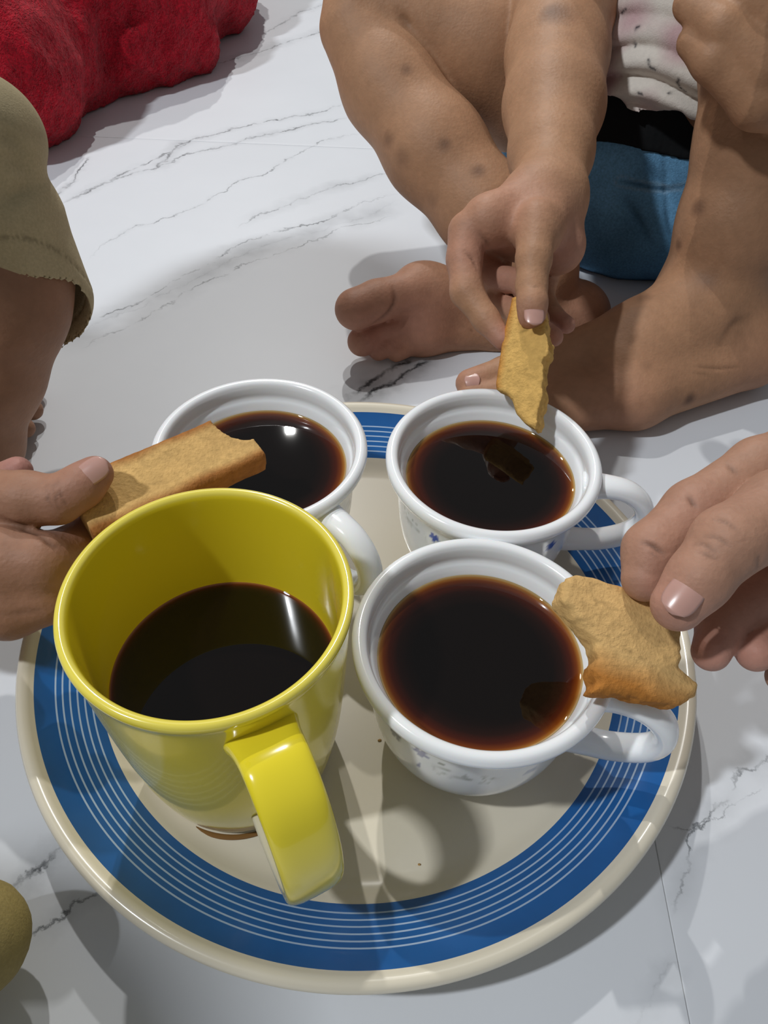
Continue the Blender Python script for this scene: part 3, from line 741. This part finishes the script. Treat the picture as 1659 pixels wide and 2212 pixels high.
# shorts
def cloth(name, parent, prims, lo, hi, h, m, tintf, k=.8, noise=None, cuts=(), rel=2, label=None):
    f = Field(lo, hi, h); f.group(prims, k=k, ko=.1, noise=noise)
    for fn in cuts: f.cut(fn, lo, hi, .1)
    V, Q = f.mesh(); V = relax(V, Q, rel, .5); V[:, 2] = np.maximum(V[:, 2], .04); N = normals(V, Q)
    T = tintf(V, N)
    o = make(name, V, Q, m, parent, True, {'tint': T})
    if label: o['label'] = label
    return o
JB = np.array([.14, .33, .54])
def jt(V, N):
    T = np.tile(JB, (len(V), 1))
    T *= (.8+.35*np.clip(wob(V, .8, 4, 2)+.3, -.6, 1))[:, None]
    seam = [surf_hit(V, N, x, y) for x, y in ((1340, 392), (1380, 400), (1435, 412), (1500, 402))]
    seam2 = [surf_hit(V, N, x, y) for x, y in ((1432, 330), (1435, 412), (1442, 480), (1455, 530))]
    seam3 = [surf_hit(V, N, x, y) for x, y in ((1385, 335), (1410, 370), (1435, 410))]
    seam4 = [surf_hit(V, N, x, y) for x, y in ((1350, 430), (1380, 470), (1410, 530))]
    for s_ in (seam, seam2): crease(V, N, T, s_, .12, .14, .6)
    for s_ in (seam3, seam4): crease(V, N, T, s_, .18, .25, .4)
    for s_ in (seam,):
        e = np.exp(-((segdist(V, s_)-.28)/.07)**2)*.35
        T[:] = T*(1-e[:, None])+np.array([.35, .45, .52])*e[:, None]
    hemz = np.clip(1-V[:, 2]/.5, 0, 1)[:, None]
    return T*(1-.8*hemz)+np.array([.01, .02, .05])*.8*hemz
jprims = [('e', np.array([17.0, 54.5, 4.5]), (8.0, 6.9, 6.6)), ('c', (16.8, 54.2, 8), (16.8, 55, 12.5), 5.7, 6.0),
          ('c', hipL+np.array([.5, 0, .2]), hipL+np.array([-2.6, .2, .9]), 5.0, 4.9), ('c', (20.5, 54.8, 8.5), (23.2, 52, 12), 5.4, 4.9), ('e', np.array([17, 51, 3.0]), (6.8, 4.2, 3.6)), ('e', np.array([25, 47.5, 2.2]), (5, 5, 2.5)), ('c', P(1700, 648, y=44.8), (25, 48.5, 3), 1.35, 3)]
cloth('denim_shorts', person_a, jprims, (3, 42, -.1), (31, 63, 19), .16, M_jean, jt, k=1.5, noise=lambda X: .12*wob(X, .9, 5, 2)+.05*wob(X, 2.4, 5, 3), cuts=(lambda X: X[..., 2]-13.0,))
# black elastic band, also painting in the shade under the shirt
cloth('waistband_and_shade', person_a, jprims, (3, 42, 7), (31, 63, 14), .16, M_blackt, lambda V, N: np.tile([.012, .013, .014], (len(V), 1)), k=1.5,
      noise=lambda X: -.14+.12*wob(X, .9, 5, 2)+.05*wob(X, 2.4, 5, 3)+.03*np.sin(X[..., 0]*14), cuts=(lambda X: X[..., 2]-13.2, lambda X: 8.6+.25*np.sin(X[..., 0]*.6)-X[..., 2]), rel=1)
# shirt
def st(V, N):
    T = np.tile(np.array([.74, .69, .62]), (len(V), 1))
    n = wob(V, 1.0, 4, 4); e = np.clip((n+.25)*1.5, 0, .7)[:, None]
    T = T*(1-e)+np.array([.50, .27, .31])*e
    for ln in ([(1372, 62), (1369, 100)], [(1372, 62), (1378, 55)], [(1400, 128), (1402, 148), (1412, 153)], [(1440, 202), (1470, 192), (1480, 200)], [(1470, 192), (1464, 180), (1468, 175)], [(1376, 202), (1385, 206)], [(1480, 62), (1490, 40)], [(1340, 30), (1350, 20)]):
        e = np.exp(-(segdist(V, [surf_hit(V, N, x, y) for x, y in ln])/.075)**2)[:, None]*.9
        T = T*(1-e)+np.array([.03, .03, .04])*e
    return T
def folds(X):
    # pushed up cloth: near-horizontal rolls that merge and split
    a = X[..., 2]+.30*(X[..., 0]-17)*np.sin(X[..., 0]*.45+1.0)+.25*wob(X, .55, 4, 1)
    w = np.exp(-((X[..., 2]-11.5)/4.0)**2)
    return w*(.50-.75*np.abs(np.sin(a*2.1)))+.2*wob(X, 1.3, 4, 6)
sprims = [('c', (17.1, 53.6, 12.3), (17.5, 56.2, 24), 6.35, 6.2, (0, 1, 0), .92), ('c', (12.5, 56.5, 26.4), (22.6, 56.5, 26.4), 3.5, 3.5), ('c', (11.2, 56.2, 26.3), (10.7, 54.5, 21), 3.4, 3.8), ('c', (23.8, 56, 26.3), (26.2, 52.5, 23.3), 3.5, 3.7), ('c', (17.2, 52.6, 12.4), (17.2, 52.9, 11.9), 5.6, 5.8)]
cloth('printed_shirt', person_a, sprims, (5, 43, 8), (33, 64, 31), .15, M_shirt, st, k=1.2, noise=folds,
      cuts=(lambda X: (11.2+.25*np.sin(X[..., 0]*1.7)+.12*np.sin(X[..., 0]*4.1))-X[..., 2], lambda X: X[..., 2]-29.2))

# ---------- child at the left with khaki shorts
SK_B = np.array([.31, .165, .10]); PKB = np.array([.42, .20, .17])
person_b = empty('person', (-27, 26, 0), 'child at the left edge in khaki shorts, holding the long rusk', 'person')
f = Field((-40, 11, -.2), (-7, 45, 34), .12)
kneeB = P(-45, 340, y=31)
leg = [kneeB, P(-30, 440, y=30.5), P(6, 585, y=29.9), P(-6, 660, y=29), P(-28, 800, y=27.8), P(-62, 960, y=26.5)]
f.group(chain(leg, [66, 84, 136, 140, 114, 92]), k=.8, ko=.3)
f.group([('c', kneeB, (-37, 31, 9), 1.9, 3.6), ('c', leg[-1], (-21.5, 25.5, 2.2), 2.2, 1.9), ('c', (-21.5, 25.5, 2.2), (-20.5, 31.5, 1.7), 1.9, 1.6), ('c', leg[-1], (-20.5, 30, 2.2), 2.1, 1.7)], k=.8, ko=.6)
for (x_, y_, r_) in ((70, 835, 24), (70, 885, 23), (54, 925, 22), (30, 955, 20)):
    e = P(x_, y_, z=.85); f.group([('c', e+np.array([-3.2, -.3, .5]), e, .9, rp(r_, e))], k=.2, ko=.2)
# hand: thumb on top, fingers curled below the rusk
tb = [P(-150, 1130, D=27.2), P(-60, 1075, D=26.8), P(60, 1078, D=26.3), P(125, 1080, D=26.2), P(175, 1050, D=26.3), P(205, 1024, D=26.5)]
f.group(chain(tb, [85, 68, 58, 50, 46, 40]), k=.35, ko=.15)
f.group(chain([P(-80, 1250, D=27.5), P(20, 1215, D=26.2), P(90, 1215, D=26.0), P(140, 1195, D=27.0), P(185, 1150, D=27.9)], [85, 80, 62, 50, 38]), k=.4, ko=.12)
f.group(chain([P(-90, 1300, D=28), P(20, 1300, D=26.6), P(95, 1285, D=26.6), P(120, 1260, D=28)], [80, 78, 62, 48]), k=.4, ko=.35)
f.group(chain([P(-80, 1110, D=29), P(-20, 1050, D=28.6), P(38, 1018, D=28.4)], [50, 40, 33]), k=.3, ko=.12)
wrB = P(-230, 1240, D=28.5); elB = np.array([-34, 20, 13.])
f.group([('c', P(-60, 1250, D=27.6), wrB, 1.6, 1.7), ('c', P(-60, 1150, D=27.4), wrB, 1.3, 1.6), ('c', wrB, elB, 1.8, 2.5), ('c', elB, (-35, 24, 27), 2.6, 3.0)], k=.8, ko=.3)
f.group([('e', np.array([-33, 23, 8]), (6, 7, 6.5)), ('c', (-34, 23, 12), (-35, 24, 27), 5, 5), ('c', (-35, 24, 27), (-35, 24, 33), 3, 2.6)], k=2, ko=1)
V, Q = f.mesh(); del f
V = relax(V, Q, 2, .5); N = normals(V, Q); T = np.tile(SK_B, (len(V), 1)); V[:, 2] = np.maximum(V[:, 2], .03)
T[:] = np.where(((V[:, 0] > -24) & (V[:, 1] < 22.5))[:, None], np.array([.34, .175, .11]), T)
for c_, r_, a_ in ((P(38, 1010, D=28.3), .8, 1.0), (tb[-1], .8, .7), (P(160, 1100, D=26.0), .8, .4), (P(185, 1150, D=27.9), 1., .5)): pink(V, T, c_, r_, PKB, a_)
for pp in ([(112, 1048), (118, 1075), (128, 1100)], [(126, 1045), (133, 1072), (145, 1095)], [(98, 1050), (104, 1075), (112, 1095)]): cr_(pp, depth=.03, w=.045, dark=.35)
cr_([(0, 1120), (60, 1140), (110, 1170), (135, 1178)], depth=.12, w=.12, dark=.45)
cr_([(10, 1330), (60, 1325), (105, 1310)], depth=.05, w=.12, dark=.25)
make('body', V, Q, M_skin, person_b, True, {'tint': T})
nail_at(person_b, V, N, 200, 1020, tb[-1]-tb[-3], .84, 1.15, .64, .045)
# khaki shorts, open at the hem
KH = np.array([.50, .42, .26])
hem_n = nrm(-U2*.93+R2*.28+toc(P(40, 590, y=30))*.37)
lo, hi = (-42, 14, 1), (-9, 41, 24)
hem_c = P(40, 540, y=30); hem_c = hem_c+toc(hem_c)*3.6
def KR(px, X): return rp(px, X)
k0, k1, k2, k3 = P(-50, 300, y=31.5), P(-45, 355, y=31), P(-5, 470, y=30.6), P(34, 640, y=29.8)
prim = [('c', k0, k1, KR(112, k0), KR(108, k1)), ('c', k1, k2, KR(104, k1), KR(132, k2)), ('c', k2, k3, KR(134, k2), KR(158, k3)), ('c', k0, (-37, 31, 9.5), 2.6, 5.0)]
f = Field(lo, hi, .13)
f.group(prim, k=.4, ko=.1, noise=lambda X: .10*wob(X, .8, 5, 2)+.05*wob(X, 1.9, 5, 3))
inner = Field(lo, hi, .13)
inner.group([('c', k1, k2, KR(76, k1), KR(110, k2)), ('c', k2, k3, KR(112, k2), KR(138, k3)), ('c', k3, k3+hem_n*6, KR(138, k3), KR(160, k3))], k=.1, ko=.1, noise=lambda X: .10*wob(X, .8, 5, 2))
f.a = np.maximum(f.a, -inner.a); del inner
f.cut(lambda X: ((X-hem_c.astype(np.float32)) @ hem_n.astype(np.float32)), lo, hi, .06)
V, Q = f.mesh(); V = relax(V, Q, 2, .5); N = normals(V, Q); T = np.tile(KH, (len(V), 1))
s_ = (V-hem_c) @ hem_n
m = np.abs(s_+1.25); e = np.exp(-(m/.07)**2); V -= N*(.05*e)[:, None]; T *= (1-.35*e*(np.sin(V[:, 0]*22+V[:, 1]*22) > -.4))[:, None]
for pp in ([(0, 285), (30, 310), (68, 345)], [(0, 340), (40, 355), (62, 372)], [(0, 440), (40, 415), (75, 400)]): cr_(pp, depth=.18, w=.3, dark=.12)
make('khaki_shorts', V, Q, M_khaki, person_b, True, {'tint': T})
hd = np.array([-32.5, 25, 44.])  # unseen head, added for the shade it throws on the floor
fh = Field((-42, 15, 33), (-23, 35, 55), .25)
fh.group([('e', hd, (6.6, 8.0, 8.6)), ('e', hd+np.array([0, 1.0, -3.5]), (5.2, 6.2, 6.0)), ('c', hd+np.array([-.6, -.5, -6]), (-34.6, 24, 32), 2.9, 3.2)], k=2, ko=1)
HA = nrm([.75, .35, -.35]); HS = np.array([-HA[1], HA[0], 0])/np.hypot(HA[0], HA[1]); HU = np.cross(HA, HS); HU = HU if HU[2] > 0 else -HU
fh.group([('c', hd+HA*6.6+HU*.6, hd+HA*7.6-HU*1.8, .5, .9)], k=.3, ko=.8)
for q_ in (-1, 1): fh.group([('e', hd+HS*q_*6.6-HU*.5, (1.0, 1.2, 1.8))], k=.2, ko=.4)
fh.group([('c', hd+HA*6.2-HU*4.0+HS*1.4, hd+HA*6.2-HU*4.0-HS*1.4, .55, .55)], k=.2, ko=.3)
Vh, Qh = fh.mesh(); Vh = relax(Vh, Qh, 2)
make('head', Vh, Qh, M_skin, person_b, True, {'tint': np.tile(SK_B, (len(Vh), 1))})
for q_ in (-1, 1):
    fe = Field(hd+HA*6.0+HS*q_*2.6+HU*.9-1.2, hd+HA*6.0+HS*q_*2.6+HU*.9+1.2, .12); fe.group([('e', hd+HA*6.0+HS*q_*2.6+HU*.9, (.95, .95, .6))])
    Ve, Qe = fe.mesh(); make('eye', Ve, Qe, M_tea, person_b, True, {'tint': np.tile([.02, .012, .01], (len(Ve), 1))})
fh = Field((-42, 14, 33), (-23, 36, 56), .3)
fh.group([('e', hd-HA*.8+HU*.7, (7.2, 8.4, 8.8))], noise=lambda X: .2*wob(X, 2.5, 5, 3)); fh.cut(lambda X: ((X-hd.astype(np.float32)) @ (HA*.8-HU*.6).astype(np.float32))-2.2, (-42, 14, 33), (-23, 36, 56))
Vh, Qh = fh.mesh(); make('hair', Vh, Qh, M_tea, person_b, True, {'tint': np.tile([.012, .009, .008], (len(Vh), 1))})
bp = [('c', (-34, 23, 13), (-35, 24, 27), 6.3, 6), ('c', (-35, 24, 27), (-35, 27.5, 18), 3.4, 3.6)]
cloth('shirt', person_b, bp, (-44, 14, 9), (-25, 34, 31), .3, M_khaki, lambda V, N: np.tile(np.array([.30, .33, .38]), (len(V), 1)), k=1.5, noise=lambda X: .2*wob(X, .7, 4, 2), cuts=(lambda X: 11-X[..., 2],))

# ---------- hand coming in from the right
SK_C = np.array([.40, .22, .145]); PKC = np.array([.50, .25, .19])
person_c = empty('person', (21, 17, 0), 'person reaching in from the right edge, pinching the wide rusk between thumb and finger', 'person')
f = Field((6, 8, 2), (36, 30, 19), .085)
idx_ = [P(1760, 985, D=25.8), P(1640, 1012, D=25.3), P(1500, 1105, D=24.6), P(1410, 1190, D=23.9), P(1392, 1250, D=23.7)]
f.group(chain(idx_, [88, 66, 66, 62, 50]), k=.35, ko=.2)
th = [P(1800, 1100, D=24.3), P(1690, 1110, D=23.2), P(1572, 1172, D=22.2), P(1510, 1250, D=22.0), P(1464, 1306, D=22.1)]
f.group(chain(th, [118, 94, 76, 65, 58]), k=.4, ko=.03)
f.group(chain([P(1790, 1180, D=26.5), P(1660, 1270, D=26), P(1560, 1350, D=25.2), P(1536, 1408, D=24.4)], [80, 62, 52, 42]), k=.3, ko=.10)
f.group(chain([P(1800, 1240, D=27), P(1700, 1330, D=26.6), P(1660, 1380, D=25.4), P(1632, 1408, D=24.6)], [75, 58, 50, 43]), k=.3, ko=.10)
f.group(chain([P(1830, 1290, D=27.6), P(1770, 1400, D=26.6), P(1720, 1445, D=25.6), P(1690, 1462, D=25.2)], [65, 52, 42, 36]), k=.3, ko=.10)
wrC = P(1990, 1060, D=28); elC = np.array([34, 22, 14.])
f.group([('c', P(1760, 985, D=25.4), wrC, 1.3, 1.9), ('c', P(1790, 1120, D=25.2), wrC, 1.75, 2.0), ('c', P(1790, 1190, D=26.6), wrC, 1.4, 2.0), ('c', P(1830, 1270, D=27.4), wrC, 1.3, 1.9), ('c', wrC, elC, 2.1, 3.0)], k=.9, ko=.5)
V, Q = f.mesh(); del f
V = relax(V, Q, 2, .5); N = normals(V, Q); T = np.tile(SK_C, (len(V), 1))
for c_, r_, a_ in ((th[-1], 1.0, .7), (P(1430, 1300, D=22.3), .8, .5), (P(1536, 1408, D=24.0), 1.0, .95), (P(1632, 1408, D=24.2), 1.0, .95), (P(1640, 1300, D=25.5), 2.0, .6), (P(1400, 1200, D=22.8), 1.4, .25), (P(1520, 1090, D=23.2), 1.5, .3)): pink(V, T, c_, r_, PKC, a_)
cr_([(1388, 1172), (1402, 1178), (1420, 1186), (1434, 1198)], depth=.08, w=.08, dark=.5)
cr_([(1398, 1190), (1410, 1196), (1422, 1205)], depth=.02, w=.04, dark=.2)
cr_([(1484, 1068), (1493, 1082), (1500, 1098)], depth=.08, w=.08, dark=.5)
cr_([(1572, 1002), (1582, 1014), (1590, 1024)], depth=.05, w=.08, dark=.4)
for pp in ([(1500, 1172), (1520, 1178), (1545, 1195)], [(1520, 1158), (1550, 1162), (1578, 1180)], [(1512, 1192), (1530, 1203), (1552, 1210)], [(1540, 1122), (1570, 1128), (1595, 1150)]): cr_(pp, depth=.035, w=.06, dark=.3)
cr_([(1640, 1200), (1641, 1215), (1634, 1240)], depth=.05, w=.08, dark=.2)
body = make('body', V, Q, M_skin, person_c, True, {'tint': T})
tn = surf_hit(V, N, 1470, 1292)
nail_at(person_c, V, N, 1477, 1284, th[-1]-th[-3], 1.0, 1.28, .76, .05)

# ---------- added person beside the viewer: a knee shows, unseen body shades the floor
shade_person = empty('person', (-30, -8, 0), 'person at the lower left corner, tan edge of a trouser knee showing, unseen body added to shade the floor', 'person')
f = Field((-60, -38, -.2), (-8, 14, 68), .35)
kn = P(-66, 2026, z=3.0)
f.group([('c', kn, (-34, -16, 8), 1.45, 7.5), ('c', kn, (-36, -2, 4), 1.45, 4.0), ('e', np.array([-40., -14, 9]), (12, 11, 9)), ('c', (-41, -12, 12), (-39.5, -8, 36), 10, 9.5), ('c', (-39.5, -8, 40), (-38, -7.5, 47), 5.0, 6.2)], k=1.2, ko=1, noise=lambda X: .12*wob(X, .35, 5, 2))
V, Q = f.mesh(); V = relax(V, Q, 1)
V[:, 2] = np.maximum(V[:, 2], .05)
make('body', V, Q, M_khaki, shade_person, True, {'tint': np.tile(np.array([.33, .26, .11]), (len(V), 1))})
# ------------------------------------------------------------------ red fleece bundle
f = Field((-66, 58, -.1), (-8, 135, 30), .42)
def Z0(x, y): return P(x, y, z=0)
FS = np.array([-3.6, 3.4, 0])
fl = [('c', P(20, 190, z=5), P(-250, 120, z=7), 8.0, 11), ('c', P(200, 45, z=6), P(-50, -80, z=8), 9.0, 12), ('c', P(60, 240, z=3), P(130, 150, z=4), 4.5, 6.5),
      ('c', P(345, 40, z=5), P(250, -100, z=8), 8.5, 12), ('c', P(470, -30, z=5), P(420, -140, z=8), 7.5, 10), ('c', P(420, 35, z=2.5), P(300, 110, z=3.0), 4.0, 5.0)]
fl = [(q[0], np.array(q[1])+FS, np.array(q[2])+FS, q[3], q[4]) for q in fl]
f.group(fl, k=2.2, ko=.5, noise=lambda X: .5*wob(X, .22, 5, 1)+.30*wob(X, 1.1, 6, 2))
V, Q = f.mesh(); V = relax(V, Q, 1, .5); V[:, 2] = np.maximum(V[:, 2], .05); N = normals(V, Q)
V += N*(.18*wob(V, 4.5, 7, 3))[:, None]; V[:, 2] = np.maximum(V[:, 2], .05)
T = np.tile(np.array([.44, .008, .022]), (len(V), 1))
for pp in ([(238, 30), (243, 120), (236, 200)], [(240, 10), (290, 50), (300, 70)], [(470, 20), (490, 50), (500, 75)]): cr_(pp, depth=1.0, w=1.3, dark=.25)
tag(make('fleece_blanket', V, Q, M_red, None, True, {'tint': T}), 'bundle of fluffy bright red fleece lying on the marble floor, top left', 'blanket')

# ------------------------------------------------------------------ small things
def crumb(px, py, z, r, seed, lab, grp=None):
    c = P(px, py, z=z); b = bmesh.new(); bmesh.ops.create_icosphere(b, subdivisions=2, radius=1)
    V = np.array([v.co[:] for v in b.verts]); Fc = np.array([[v.index for v in f_.verts] for f_ in b.faces]); b.free()
    V = V*(1+.25*wob(V*1.0+seed, 2.2, 5, seed % 5))[:, None]*np.array([r, r*.8, r*.55])+c+np.array([0, 0, r*.4])
    tag(make('crumb', V, Fc, M_rusk, None, True, {'tint': np.tile(np.array([.45, .27, .10]), (len(V), 1))}), lab, 'crumb', 'crumbs on the plate')
crumb(820, 1600, ZP, .07, 1, 'tiny dark crumb on the cream plate left of the front cup')
crumb(1232, 1786, 1.05, .05, 2, 'tiny crumb on the cream plate right of the front cup, near the blue band')
crumb(906, 1868, ZP, .05, 3, 'tiny crumb on the plate in front of the front cup')
